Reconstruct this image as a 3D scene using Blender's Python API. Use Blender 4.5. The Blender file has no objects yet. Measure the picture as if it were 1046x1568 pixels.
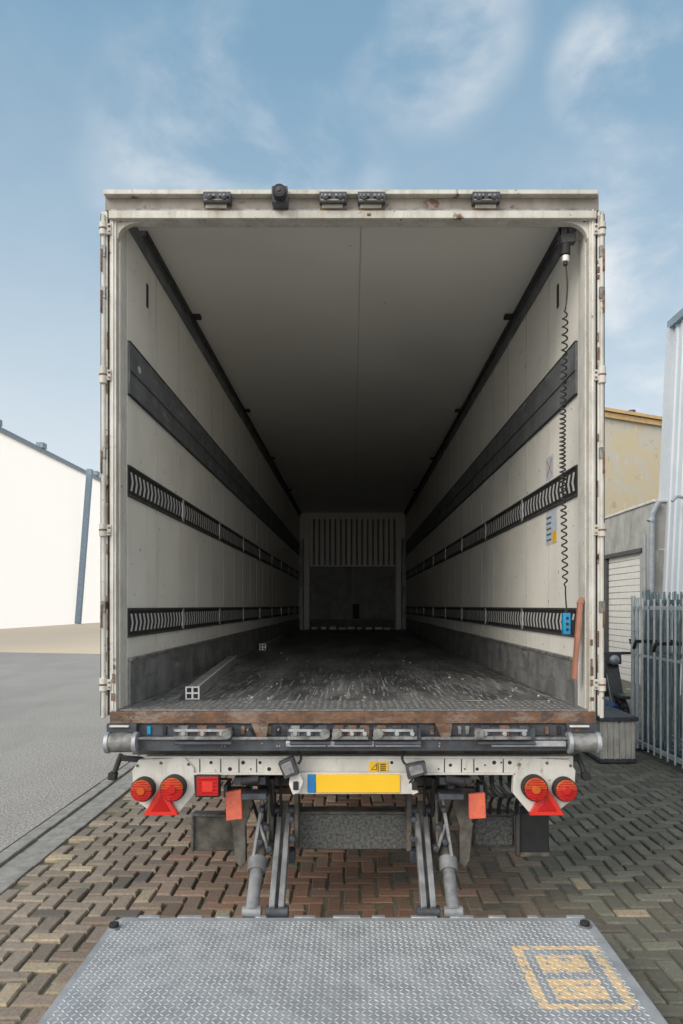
import bpy, math, random
from mathutils import Vector
random.seed(7)
scene = bpy.context.scene
CZ = 1.77          # camera height above the ground
F = 1147.0
def S(u, v, d):    # image pixel coordinates -> metres on the plane at distance d
    return ((u-540)*d/F, CZ-(v-928)*d/F)

# ------------------------------------------------------------------ materials
def nn(nt, t, **k):
    n = nt.nodes.new(t)
    for a, b in k.items(): setattr(n, a, b)
    return n
def mixc(nt, fac, a, b, blend='MIX'):
    m = nt.nodes.new('ShaderNodeMix'); m.data_type = 'RGBA'; m.blend_type = blend
    for s, v in ((m.inputs[0], fac), (m.inputs[6], a), (m.inputs[7], b)):
        if hasattr(v, 'is_linked'): nt.links.new(v, s)
        elif isinstance(v, (int, float)): s.default_value = v
        else: s.default_value = (v[0], v[1], v[2], 1)
    return m.outputs[2]
def noise(nt, vec, scale, detail=6, rough=.6, dist=0):
    n = nn(nt, 'ShaderNodeTexNoise'); n.inputs['Scale'].default_value = scale
    n.inputs['Detail'].default_value = detail; n.inputs['Roughness'].default_value = rough
    n.inputs['Distortion'].default_value = dist
    nt.links.new(vec, n.inputs['Vector']); return n.outputs['Fac']
def mapping(nt, vec, sc=(1,1,1), rot=(0,0,0), loc=(0,0,0)):
    m = nn(nt, 'ShaderNodeMapping'); m.inputs['Scale'].default_value = sc
    m.inputs['Rotation'].default_value = rot; m.inputs['Location'].default_value = loc
    nt.links.new(vec, m.inputs['Vector']); return m.outputs[0]
def mrange(nt, v, a, b, c=0, d=1, smooth=True):
    m = nn(nt, 'ShaderNodeMapRange'); 
    if smooth: m.interpolation_type = 'SMOOTHSTEP'
    nt.links.new(v, m.inputs[0])
    for i, x in enumerate((a, b, c, d)): m.inputs[i+1].default_value = x
    return m.outputs[0]
def math_(nt, op, a, b=None, c=None):
    m = nn(nt, 'ShaderNodeMath', operation=op)
    for i, v in enumerate((a, b, c)):
        if v is None: continue
        if hasattr(v, 'is_linked'): nt.links.new(v, m.inputs[i])
        else: m.inputs[i].default_value = v
    return m.outputs[0]
RUST = (.19, .08, .035)
def mat(name, c, c2=None, scale=6, rough=.55, metal=0, bump=.1, bscale=40, rust=0, rscale=9,
        grime=0, gscale=(2, 2, .6), scratch=0, spec=.5, tc='Object', build=None):
    m = bpy.data.materials.new(name); m.use_nodes = True; nt = m.node_tree
    bs = nt.nodes['Principled BSDF']
    co = nn(nt, 'ShaderNodeTexCoord').outputs[tc]
    col = mixc(nt, mrange(nt, noise(nt, co, scale), .35, .65), c, c2 or tuple(x*.8 for x in c))
    if grime:
        g = mrange(nt, noise(nt, mapping(nt, co, gscale), 4, 9, .7), .48, .75)
        col = mixc(nt, math_(nt, 'MULTIPLY', g, grime), col, tuple(x*.35 for x in c))
    if scratch:
        tot = None
        for i, (rz, sx) in enumerate(((.15, 1), (1.1, 1.3), (-.5, .8), (1.75, 1.1))):
            w = noise(nt, mapping(nt, co, (28*sx, .55, 3), (0, 0, rz), (i*7.3, i*3.1, 0)), 3, 4, .6, .3)
            w = mrange(nt, w, .66, .70)
            tot = w if tot is None else math_(nt, 'MAXIMUM', tot, w)
        col = mixc(nt, math_(nt, 'MULTIPLY', tot, scratch), col, (.42, .42, .41))
    if rust:
        rm = mrange(nt, noise(nt, co, rscale, 10, .72), .66-rust*.3, .72-rust*.3)
        rc = mixc(nt, noise(nt, co, rscale*4), RUST, (.08, .045, .03))
        col = mixc(nt, rm, col, rc)
        if metal:
            nt.links.new(math_(nt, 'MULTIPLY', math_(nt, 'SUBTRACT', 1.0, rm), metal), bs.inputs['Metallic'])
    elif metal: bs.inputs['Metallic'].default_value = metal
    if build: col = build(nt, co, col, bs)
    nt.links.new(col, bs.inputs['Base Color'])
    r = mrange(nt, noise(nt, co, scale*2.3), .3, .7, max(0, rough-.1), min(1, rough+.12))
    nt.links.new(r, bs.inputs['Roughness'])
    bs.inputs['Specular IOR Level'].default_value = spec
    if bump:
        b = nn(nt, 'ShaderNodeBump'); b.inputs['Strength'].default_value = bump; b.inputs['Distance'].default_value = .01
        nt.links.new(noise(nt, co, bscale, 8), b.inputs['Height']); nt.links.new(b.outputs[0], bs.inputs['Normal'])
    return m

def warm_edge(nt, co, col, bs):
    s = mrange(nt, noise(nt, mapping(nt, co, (3, 3, .8)), 5, 8, .7), .48, .66)
    col = mixc(nt, math_(nt, 'MULTIPLY', s, .45), col, (.32, .27, .20))
    k = mrange(nt, noise(nt, co, 34, 6, .7), .63, .69)
    return mixc(nt, math_(nt, 'MULTIPLY', k, .8), col, (.16, .10, .06))
M = {}
M['white'] = mat('chipped_white_paint', (.66, .65, .61), (.55, .54, .50), rough=.45, rust=.12, rscale=14, grime=.4, gscale=(8, 8, 2))
M['white2'] = mat('worn_white_post', (.58, .57, .53), (.47, .46, .42), rough=.5, rust=.17, rscale=10, grime=.45, gscale=(8, 8, 1.5), build=warm_edge)
M['taupe'] = mat('dirty_header_paint', (.27, .25, .22), (.20, .185, .165), rough=.5, rust=.22, rscale=8, grime=.5)
def wallstain(nt, co, col, bs):
    st = mrange(nt, noise(nt, mapping(nt, co, (1, 3.0, .35)), 3.5, 8, .7), .52, .72)
    col = mixc(nt, math_(nt, 'MULTIPLY', st, .22), col, (.45, .42, .33))
    sm = mrange(nt, noise(nt, mapping(nt, co, (1, .9, 7)), 3.0, 6, .65), .63, .70)
    col = mixc(nt, math_(nt, 'MULTIPLY', sm, .32), col, (.30, .30, .29))
    sp = mrange(nt, noise(nt, co, 17, 2, .5), .73, .75)
    return mixc(nt, math_(nt, 'MULTIPLY', sp, .7), col, (.22, .13, .07))
M['panel'] = mat('grp_panel_white', (.79, .78, .73), (.75, .74, .69), scale=1.2, rough=.42, bump=.03, bscale=8, grime=.12, gscale=(.8, .8, 1.2), build=wallstain)
M['panel_r'] = mat('bulkhead_white', (.90, .90, .87), (.86, .86, .83), rough=.5)
M['ceil'] = mat('ceiling_panel', (.76, .76, .73), (.72, .72, .69), scale=.8, rough=.38, bump=.02, bscale=4)
M['seam'] = mat('panel_seam', (.42, .42, .39), rough=.6)
M['dark'] = mat('dark_plastic', (.045, .047, .05), (.065, .065, .068), rough=.5, bump=.1)
M['black'] = mat('black_rubber', (.02, .02, .022), rough=.65, grime=.0)
M['band'] = mat('bumper_band', (.145, .155, .165), (.10, .11, .115), scale=5, rough=.6, scratch=.35, grime=.4, gscale=(1, 1, 8))
M['kick'] = mat('kick_plate', (.30, .31, .31), (.17, .175, .18), scale=4, rough=.45, metal=.3, scratch=.6, grime=.7, gscale=(1, 1, 6), bump=.3, bscale=14)
M['bulk'] = mat('bulkhead_lower', (.30, .30, .29), (.22, .22, .21), scale=4, rough=.6, grime=.5)
M['alu'] = mat('aluminium', (.78, .79, .78), (.66, .67, .67), rough=.38, metal=.3)
M['alu2'] = mat('load_bar_aluminium', (.34, .35, .35), (.24, .25, .25), scale=12, rough=.45, metal=.2, grime=.3)
M['galv'] = mat('galvanised_steel', (.46, .48, .50), (.33, .35, .38), scale=25, rough=.42, metal=.5, bump=.15, rust=.06)
M['steel'] = mat('painted_dark_steel', (.065, .075, .09), (.035, .04, .05), scale=12, rough=.45, rust=.20, rscale=12, grime=.3, bump=.3, bscale=25)
def patchy(nt, co, col, bs):
    a = mrange(nt, noise(nt, mapping(nt, co, (1, 1, 3)), 7, 9, .7), .46, .64)
    col = mixc(nt, a, col, (.22, .17, .14))
    b = mrange(nt, noise(nt, mapping(nt, co, (1.4, 1, 2)), 11, 9, .75), .54, .62)
    return mixc(nt, b, col, (.06, .055, .055))
M['rusty'] = mat('rusty_sill', (.18, .09, .05), (.10, .06, .04), scale=14, rough=.75, bump=.5, bscale=50, build=patchy)
M['worn'] = mat('worn_steel', (.30, .30, .29), (.15, .15, .15), scale=18, rough=.5, metal=.4, rust=.20, rscale=18, bump=.3)
M['chassis'] = mat('road_dirt_chassis', (.065, .062, .056), (.15, .14, .12), scale=9, rough=.85, bump=.4, rust=.12)
M['gritty'] = mat('gritty_underrun', (.16, .165, .16), (.07, .072, .07), scale=60, rough=.9, bump=.6, bscale=90)
M['arm'] = mat('lift_arm_grey', (.30, .31, .32), (.18, .185, .19), scale=10, rough=.5, metal=.3, rust=.08, grime=.5)
M['red'] = mat('red_lens', (.50, .015, .015), (.42, .01, .01), rough=.18, bump=.0)
M['amber'] = mat('amber_lens', (.55, .10, .02), (.46, .08, .015), rough=.18, bump=0)
M['redref'] = mat('red_reflector', (.68, .035, .025), (.60, .03, .02), scale=200, rough=.3)
M['salmon'] = mat('faded_orange_reflector', (.72, .15, .08), (.58, .13, .08), scale=20, rough=.5, grime=.5, gscale=(20, 20, 20))
M['yellow'] = mat('plate_yellow', (.85, .52, .02), (.80, .48, .02), scale=3, rough=.35, bump=.02)
M['blue'] = mat('plate_blue', (.02, .20, .50), rough=.35)
M['paper'] = mat('label_white', (.55, .60, .68), (.45, .5, .56), scale=30, rough=.4)
M['cyan'] = mat('blue_controller', (.01, .26, .48), (.01, .20, .40), rough=.4)
M['strap'] = mat('faded_red_board', (.42, .18, .12), (.33, .15, .10), rough=.6, grime=.4)
M['wood'] = mat('pale_plywood', (.42, .40, .36), rough=.8)

# ------------------------------------------------------------------ mesh builder
class B:
    def __init__(s, name, parent=None):
        s.n, s.p, s.v, s.f, s.fm, s.m = name, parent, [], [], [], []
    def mi(s, m):
        if isinstance(m, str): m = M[m]
        if m not in s.m: s.m.append(m)
        return s.m.index(m)
    def add(s, vs, fs, m):
        o = len(s.v); s.v += [tuple(v) for v in vs]; i = s.mi(m)
        for f in fs: s.f.append(tuple(o+k for k in f)); s.fm.append(i)
    def box(s, x0, x1, y0, y1, z0, z1, m):
        if x0 > x1: x0, x1 = x1, x0
        if y0 > y1: y0, y1 = y1, y0
        if z0 > z1: z0, z1 = z1, z0
        s.add([(x0,y0,z0),(x1,y0,z0),(x1,y1,z0),(x0,y1,z0),(x0,y0,z1),(x1,y0,z1),(x1,y1,z1),(x0,y1,z1)],
              [(0,3,2,1),(4,5,6,7),(0,1,5,4),(1,2,6,5),(2,3,7,6),(3,0,4,7)], m)
    def sbox(s, u0, v0, u1, v1, d, y1, m, y0=None):   # face rectangle from image pixels at distance d
        x0, z1 = S(u0, v0, d); x1, z0 = S(u1, v1, d)
        s.box(x0, x1, d if y0 is None else y0, y1, z0, z1, m)
    def beam(s, p, q, w, h, m, up=(0,0,1)):
        p, q = Vector(p), Vector(q); t = (q-p).normalized(); a = t.cross(Vector(up))
        if a.length < .01: a = t.cross(Vector((1,0,0)))
        a.normalize(); b = a.cross(t).normalized(); a *= w/2; b *= h/2
        s.add([p-a-b, p+a-b, p+a+b, p-a+b, q-a-b, q+a-b, q+a+b, q-a+b],
              [(0,1,2,3),(7,6,5,4),(0,4,5,1),(1,5,6,2),(2,6,7,3),(3,7,4,0)], m)
    def cyl(s, p, q, r, m, n=18, r1=None):
        p, q = Vector(p), Vector(q); t = (q-p).normalized()
        a = t.orthogonal().normalized(); b = t.cross(a); r1 = r if r1 is None else r1
        vs = []
        for k in range(n):
            c, d = math.cos(2*math.pi*k/n), math.sin(2*math.pi*k/n)
            vs += [p+(a*c+b*d)*r, q+(a*c+b*d)*r1]
        fs = [(2*k, (2*k+2)%(2*n), (2*k+3)%(2*n), 2*k+1) for k in range(n)]
        fs += [tuple(2*k for k in range(n))[::-1], tuple(2*k+1 for k in range(n))]
        s.add(vs, fs, m)
    def prism(s, pts, y0, y1, m):      # polygon in XZ extruded along Y
        n = len(pts); vs = [(x, y0, z) for x, z in pts]+[(x, y1, z) for x, z in pts]
        s.add(vs, [tuple(range(n)), tuple(range(2*n-1, n-1, -1))]+[(k, n+k, n+(k+1)%n, (k+1)%n) for k in range(n)], m)
    def dome(s, c, r, h, m, n=20, rings=4, dirv=(0,-1,0)):
        c = Vector(c); t = Vector(dirv); a = t.orthogonal().normalized(); b = t.cross(a); vs = []
        for j in range(rings):
            an = j/rings*math.pi/2
            for k in range(n):
                vs.append(c+t*h*math.sin(an)+(a*math.cos(2*math.pi*k/n)+b*math.sin(2*math.pi*k/n))*r*math.cos(an))
        vs.append(c+t*h); fs = []
        for j in range(rings-1):
            for k in range(n): fs.append((j*n+k, j*n+(k+1)%n, (j+1)*n+(k+1)%n, (j+1)*n+k))
        for k in range(n): fs.append(((rings-1)*n+k, (rings-1)*n+(k+1)%n, rings*n))
        s.add(vs, fs, m)
    def tube(s, pts, r, m, n=8):
        for a, b in zip(pts[:-1], pts[1:]): s.cyl(a, b, r, m, n)
    def done(s, bevel=0, smooth=True, seg=1):
        me = bpy.data.meshes.new(s.n); me.from_pydata(s.v, [], s.f)
        for m in s.m: me.materials.append(m)
        me.polygons.foreach_set('material_index', s.fm)
        if smooth:
            me.polygons.foreach_set('use_smooth', [True]*len(me.polygons)); me.set_sharp_from_angle(angle=math.radians(35))
        me.update(); o = bpy.data.objects.new(s.n, me); scene.collection.objects.link(o)
        import bmesh
        bm = bmesh.new(); bm.from_mesh(me); bmesh.ops.recalc_face_normals(bm, faces=bm.faces); bm.to_mesh(me); bm.free()
        if s.p: o.parent = s.p
        if bevel:
            b = o.modifiers.new('bevel', 'BEVEL'); b.width = bevel; b.segments = seg; b.limit_method = 'ANGLE'; b.angle_limit = .7
        return o
def empty(name):
    e = bpy.data.objects.new(name, None); scene.collection.objects.link(e); return e
def curve(name, pts, r, m, parent=None):
    c = bpy.data.curves.new(name, 'CURVE'); c.dimensions = '3D'; c.bevel_depth = r; c.bevel_resolution = 2
    sp = c.splines.new('POLY'); sp.points.add(len(pts)-1)
    for i, p in enumerate(pts): sp.points[i].co = (*p, 1)
    c.materials.append(M[m]); o = bpy.data.objects.new(name, c); scene.collection.objects.link(o)
    if parent: o.parent = parent
    return o
def bez(p, n=24):
    out = []
    for i in range(n+1):
        t = i/n; q = [Vector(x) for x in p]
        while len(q) > 1: q = [a.lerp(b, t) for a, b in zip(q[:-1], q[1:])]
        out.append(tuple(q[0]))
    return out

# ------------------------------------------------------------------ ground
g = B('ground'); gm = mat('sandy_ground', (.76, .59, .42), (.68, .55, .41), scale=.05, rough=.95, bump=.3, bscale=3)
g.add([(-900,-300,-.034),(900,-300,-.034),(900,1500,-.034),(-900,1500,-.034)], [(0,1,2,3)], gm); g.done()

def asph(nt, co, col, bs):
    sp = mrange(nt, noise(nt, co, 48, 5, .85), .42, .60)
    c = mixc(nt, sp, (.19, .175, .16), (.54, .51, .47))
    big = mrange(nt, noise(nt, mapping(nt, co, (.6, .3, 1)), 1.6, 8), .42, .66)
    c = mixc(nt, math_(nt, 'MULTIPLY', big, .35), c, (.22, .205, .19))
    v = nn(nt, 'ShaderNodeTexVoronoi'); v.inputs['Scale'].default_value = 60; nt.links.new(co, v.inputs['Vector'])
    pt = mrange(nt, v.outputs['Distance'], .24, .12)
    return mixc(nt, math_(nt, 'MULTIPLY', pt, .65), c, (.68, .65, .60))
am = mat('old_asphalt', (.2, .2, .2), rough=.9, bump=1.0, bscale=60, build=asph)
a = B('asphalt_yard')
edge = [(-2.54, 27.5), (-9, 27.6), (-13, 28.6), (-17, 30), (-22, 30.6), (-30, 30), (-45, 33), (-70, 36)]
pts = [(-70, -15), (-2.54, -15)] + edge
a.add([(x, y, 0.0) for x, y in pts], [tuple(range(len(pts)))], am)
a.add([(8.5,-15,0),(60,-15,0),(60,60,0),(8.5,60,0)], [(0,1,2,3)], am)
a.add([(-2.1,28.1,-.005),(8.49,28.1,-.005),(8.49,60,-.005),(-2.1,60,-.005)], [(0,1,2,3)], am)
a.done()

# drainage gutter: rows of concrete slabs
M['conc'] = mat('gutter_concrete', (.34, .325, .30), (.24, .23, .215), scale=9, rough=.9, bump=.4, bscale=60, grime=.4)
d = B('drainage_gutter')
y = -6.0
while y < 28:
    for x0, x1 in ((-2.525, -2.415), (-2.400, -2.290), (-2.275, -2.165)):
        j = random.uniform(-.003, .003)
        d.box(x0, x1, y+.004, y+.296, -.03, (-.012 if x0 < -2.39 and x0 > -2.41 else .004)+j, 'conc')
    y += .3
d.done(.004)

# brick paving, herringbone
pv, pf, pc = [], [], []
W = .105
def brickcol(x, y):
    red = max(0, 1-abs(x+.1)/1.55)
    if y > 5.2 and abs(x) < 1.3: red = max(red, .5)
    r = random.random(); k = random.uniform(.66, 1.25)
    t = max(0, min(1, (x+.3)/1.6))
    grey = Vector((.31, .255, .20)).lerp(Vector((.18, .175, .135)), t)
    rd = Vector((.29, .15, .095))
    c = grey.lerp(rd, min(1, red*random.uniform(.5, 1.5)))*k
    if r < (.05 if x < .3 else .012): c = Vector((.48, .39, .27))*random.uniform(.8, 1.1)
    elif r < .11: c = Vector((.14, .12, .105))
    return c
x0g, y0g = -2.15, .6
for ix in range(0, 101):
    for iy in range(0, 262):
        k = (ix-iy) % 4
        if k not in (0, 3): continue
        bx, by = x0g+ix*W, y0g+iy*W
        w, h = (2*W, W) if k == 0 else (W, 2*W)
        gpx = random.uniform(.0035, .0075); cx, cy = bx+w/2, by+h/2; o = len(pv)
        cx += .012*math.sin(cy*1.1+.4); cy += .012*math.sin(cx*.9)
        dx, dy = random.uniform(-.003, .003), random.uniform(-.003, .003); rz = random.uniform(-.035, .035)
        hz = random.uniform(-.005, .004)+.012*math.sin(cx*1.3+1)*math.sin(cy*.9); tx, ty = random.uniform(-.022, .022), random.uniform(-.022, .022)
        cc, ss = math.cos(rz), math.sin(rz)
        ch = [random.uniform(0, .007) for _ in range(4)]
        for inset, z in ((0, -.05), (0, -.009), (.007, 0)):
            for q, (sx, sy) in enumerate(((-1,-1),(1,-1),(1,1),(-1,1))):
                lx, ly = sx*(w/2-gpx-inset-ch[q]), sy*(h/2-gpx-inset-ch[q])
                pv.append((cx+dx+lx*cc-ly*ss, cy+dy+lx*ss+ly*cc, z+hz+lx*tx+ly*ty))
        for lv in (0, 4):
            for q in range(4): pf.append((o+lv+q, o+lv+(q+1)%4, o+lv+4+(q+1)%4, o+lv+4+q))
        pf.append((o+8, o+9, o+10, o+11))
        c = brickcol(cx, cy); pc += [c.x, c.y, c.z, 1]*12
me = bpy.data.meshes.new('brick_paving'); me.from_pydata(pv, [], pf)
at = me.color_attributes.new('brick', 'FLOAT_COLOR', 'POINT'); at.data.foreach_set('color', pc)
def bk(nt, co, col, bs):
    A = nn(nt, 'ShaderNodeAttribute', attribute_name='brick').outputs['Color']
    n1 = mrange(nt, noise(nt, co, 45, 8, .78), .38, .68)
    c = mixc(nt, math_(nt, 'MULTIPLY', n1, .5), A, (.10, .09, .072))
    n3 = mrange(nt, noise(nt, co, 22, 8, .75), .56, .68)
    c = mixc(nt, math_(nt, 'MULTIPLY', n3, .3), c, (.42, .37, .30))
    n2 = mrange(nt, noise(nt, co, 1.3, 6), .5, .7)
    return mixc(nt, math_(nt, 'MULTIPLY', n2, .35), c, (.13, .13, .09))
me.materials.append(mat('clay_pavers', (.2,.2,.2), rough=.82, bump=.6, bscale=80, build=bk))
po = bpy.data.objects.new('brick_paving', me); scene.collection.objects.link(po)
sb = B('paving_joint_sand'); M['sand'] = mat('joint_sand', (.17, .15, .11), (.11, .11, .07), scale=20, rough=1)
sb.add([(-2.16,.5,-.016),(8.49,.5,-.016),(8.49,28.1,-.016),(-2.16,28.1,-.016)], [(0,1,2,3)], 'sand'); sbo = sb.done()
sbo.parent = po

# ------------------------------------------------------------------ trailer
T = empty('semi_trailer')
FL = 1.22; CE = CZ+2.19; Y0, Y1 = 4.12, 17.6
def rel(v): return CZ+(928-v)*4.06/F       # wall heights from image rows, at the depth of the opening

for sg, nm in ((-1, 'left'), (1, 'right')):
    b = B('side_wall_'+nm, T); b.box(sg*1.24, sg*1.298, Y0, Y1+.06, 1.02, CE+.03, 'panel'); b.done()
    b = B('wall_seams_'+nm, T)
    y = 4.72
    while y < Y1:
        b.box(sg*1.2380, sg*1.2405, y, y+.006, 1.5, CE-.12, 'seam'); y += .62
    b.done()
    b = B('wall_band_'+nm, T)
    b.box(sg*1.226, sg*1.243, Y0+.003, Y1-.3, rel(597), rel(517), 'band')
    b.box(sg*1.222, sg*1.243, Y0+.003, Y1-.3, rel(599), rel(597), 'black'); b.box(sg*1.222, sg*1.243, Y0+.003, Y1-.3, rel(517), rel(515), 'black')
    b.box(sg*1.219, sg*1.243, Y0+.003, Y1-.3, rel(562), rel(560), 'dark')
    if sg < 0: b.add([(sg*1.2245, 4.30+.035*math.cos(k*.9)*random.uniform(.6,1.2), rel(545)+.03*math.sin(k*.9)*random.uniform(.6,1.2)) for k in range(7)], [tuple(range(7))], 'paper')
    b.done(.002)
    b = B('kick_plate_'+nm, T)
    b.box(sg*1.222, sg*1.243, Y0+.003, Y1-.2, FL-.002, rel(1012), 'kick')
    b.box(sg*1.214, sg*1.243, Y0+.003, Y1-.2, rel(1014), rel(1009), 'worn'); b.done(.002)
    for zt, zb in ((708, 757), (931, 977)):
        b = B('cargo_track_'+nm, T); z1, z0 = rel(zt), rel(zb); h = z1-z0
        b.box(sg*1.232, sg*1.243, Y0+.003, Y1-.2, z0, z1, 'black')
        b.box(sg*1.226, sg*1.233, Y0+.003, Y1-.2, z1-.012, z1-.002, 'dark'); b.box(sg*1.226, sg*1.233, Y0+.003, Y1-.2, z0+.002, z0+.012, 'dark')
        y = Y0+.03; xx = sg*1.2312
        while y < Y1-.25:      # zig-zag row of bright anchor loops
            for (ya, yb, za, zb2) in ((0, .028, .20, .50), (.028, 0, .50, .80)):
                b.add([(xx, y+ya, z0+h*za), (xx, y+ya+.036, z0+h*za), (xx, y+yb+.036, z0+h*zb2), (xx, y+yb, z0+h*zb2)], [(0,1,2,3)], 'alu')
            y += .082
        y = Y0+1.3
        while y < Y1-.4: b.box(sg*1.2255, sg*1.2325, y, y+.035, z0+.002, z1-.002, 'galv'); y += 1.5
        b.done(smooth=False)
    b = B('ceiling_rail_'+nm, T)
    b.box(sg*1.205, sg*1.243, Y0+.25, Y1-.05, CE-.028, CE+.005, 'band')
    b.box(sg*1.224, sg*1.243, Y0+.003, Y1-.05, CE-.11, CE-.030, 'band')
    b.box(sg*1.198, sg*1.205, Y0+.25, Y1-.05, CE-.040, CE+.003, 'black')
    for yy in (5.6, 8.3, 11, 14): b.box(sg*1.14, sg*1.2, yy, yy+.06, CE-.03, CE-.004, 'black')
    b.done(.002)
    b = B('wall_fittings_'+nm, T)
    b.box(sg*1.235, sg*1.243, 4.50, 4.535, CZ+1.80, CZ+1.94, 'black')
    for k in range(26):
        yy = random.uniform(4.2, 11); zz = random.choice((rel(1000), rel(700), rel(610), rel(905)))+random.uniform(-.02, .02)
        b.cyl((sg*1.2405, yy, zz), (sg*1.236, yy, zz), .006, 'seam', 8)
    b.done()

b = B('roof', T); b.box(-1.298, 1.298, Y0, Y1+.06, CE, CE+.045, 'ceil')
b.box(.046, .05, Y0+.2, Y1, CE-.0015, CE+.002, 'seam')
for k in range(4): 
    x, y = random.uniform(-.9, .9), random.uniform(4.5, 7); b.cyl((x, y, CE-.003), (x, y, CE+.001), .006, 'seam', 8)
b.done()
def fl(nt, co, col, bs):
    w = noise(nt, mapping(nt, co, (1.2, .25, 1)), 3.5, 8, .65)
    c = mixc(nt, mrange(nt, w, .40, .66), (.055, .057, .060), (.175, .178, .18))
    sep = nn(nt, 'ShaderNodeSeparateXYZ'); nt.links.new(co, sep.inputs[0])
    near = mrange(nt, sep.outputs[1], 4.3, 8.5, 1, .3)
    tot = None
    for i, (rz, sx) in enumerate(((.1, 1), (.9, 1.3), (-.6, .8), (1.6, 1.1), (-.15, 1.6))):
        s = noise(nt, mapping(nt, co, (16*sx, .7, 1), (0, 0, rz), (i*7.3, i*3.1, 0)), 3, 5, .6, .25)
        s = mrange(nt, s, .61, .67); tot = s if tot is None else math_(nt, 'MAXIMUM', tot, s)
    c = mixc(nt, math_(nt, 'MULTIPLY', math_(nt, 'MULTIPLY', tot, near), .75), c, (.47, .48, .48))
    sp = mrange(nt, noise(nt, co, 40, 3, .6), .70, .74)
    return mixc(nt, math_(nt, 'MULTIPLY', sp, .8), c, (.5, .5, .49))
M['floor'] = mat('phenolic_floor', (.06,.06,.06), rough=.45, bump=.15, bscale=70, build=fl)
M['tread'] = mat('tread_strip', (.26, .26, .255), (.17, .17, .17), scale=30, rough=.5, metal=.4, bump=.8, bscale=120, rust=.05, scratch=.4)
b = B('cargo_floor', T); b.box(-1.298, 1.298, 4.34, Y1+.06, FL-.14, FL, 'floor')
b.box(-1.26, 1.26, 3.97, 4.338, FL-.10, FL+.003, 'tread')
yy = 3.99
while yy < 4.33:
    xx = -1.2
    while xx < 1.2: b.beam((xx, yy, FL+.0035), (xx+.018, yy+(.012 if int(yy*100) % 2 else -.012), FL+.0035), .006, .003, 'worn'); xx += .036
    yy += .028
b.done()
b = B('floor_debris', T)
for k in range(60):
    x, y = random.uniform(-1.15, 1.15), 4.2+random.random()**2*6; r = random.uniform(.003, .012)
    b.cyl((x, y, FL+.001), (x+random.uniform(-r, r), y+random.uniform(-r, r), FL+.001+r*.6), r, random.choice(('paper', 'wood', 'seam')), 6, r*.3)
for (x, y, r) in ((.70, 4.30, .055), (.86, 4.33, .035), (-.35, 4.22, .03)):
    b.add([(x+r*math.cos(k*.524)*random.uniform(.7, 1.4), y+r*.5*math.sin(k*.524)*random.uniform(.7, 1.2), FL+.007) for k in range(12)], [tuple(range(12))], 'wood')
b.done()

# front bulkhead (far end of the cargo space)
b = B('front_bulkhead', T)
yb = Y1-.16
b.box(-1.24, 1.24, Y1-.02, Y1+.02, FL, CE, 'panel_r')
zt, zm, zl = S(0, 786, yb)[1], S(0, 866, yb)[1], S(0, 948, yb)[1]
x = -1.0
while x < .99:
    b.add([(x, Y1-.10, zm), (x+.072, Y1-.10, zm), (x+.072, Y1-.10, zt-.12), (x, Y1-.10, zt-.12)], [(0,1,2,3)], 'panel_r')
    b.add([(x+.072, Y1-.10, zm), (x+.085, Y1-.03, zm), (x+.085, Y1-.03, zt-.12), (x+.072, Y1-.10, zt-.12)], [(0,1,2,3)], 'panel_r')
    b.add([(x+.085, Y1-.03, zm), (x+.112, Y1-.03, zm), (x+.112, Y1-.03, zt-.12), (x+.085, Y1-.03, zt-.12)], [(0,1,2,3)], 'bulk')
    b.add([(x+.112, Y1-.03, zm), (x+.125, Y1-.10, zm), (x+.125, Y1-.10, zt-.12), (x+.112, Y1-.03, zt-.12)], [(0,1,2,3)], 'seam')
    x += .125
b.box(-1.05, 1.05, Y1-.14, Y1-.03, zt-.12, zt-.08, 'panel_r')
b.box(-1.0, 1.0, Y1-.12, Y1-.03, zl, zm-.003, 'bulk'); b.box(-1.0, 1.0, Y1-.135, Y1-.03, zm-.02, zm+.01, 'panel_r')
b.box(-1.0, 1.0, Y1-.10, Y1-.03, FL, zl-.01, 'dark')
for k in range(9): b.box(-.95+k*.21, -.85+k*.21+random.uniform(0,.08), Y1-.16, Y1-.11, FL+.002, FL+random.uniform(.03,.07), 'panel_r')
for sg in (-1, 1):
    b.box(sg*1.01, sg*1.13, Y1-.18, Y1-.03, FL, zt-.08, 'panel_r'); b.box(sg*1.145, sg*1.238, Y1-.30, Y1-.03, FL+.02, zt-.6, 'kick')
b.box(0.0, .16, Y1-.15, Y1-.11, zl, zl+.35, 'black'); b.box(-.01, .01, Y1-.125, Y1-.115, zl, zm-.03, 'seam')
b.done(.004)

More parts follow.
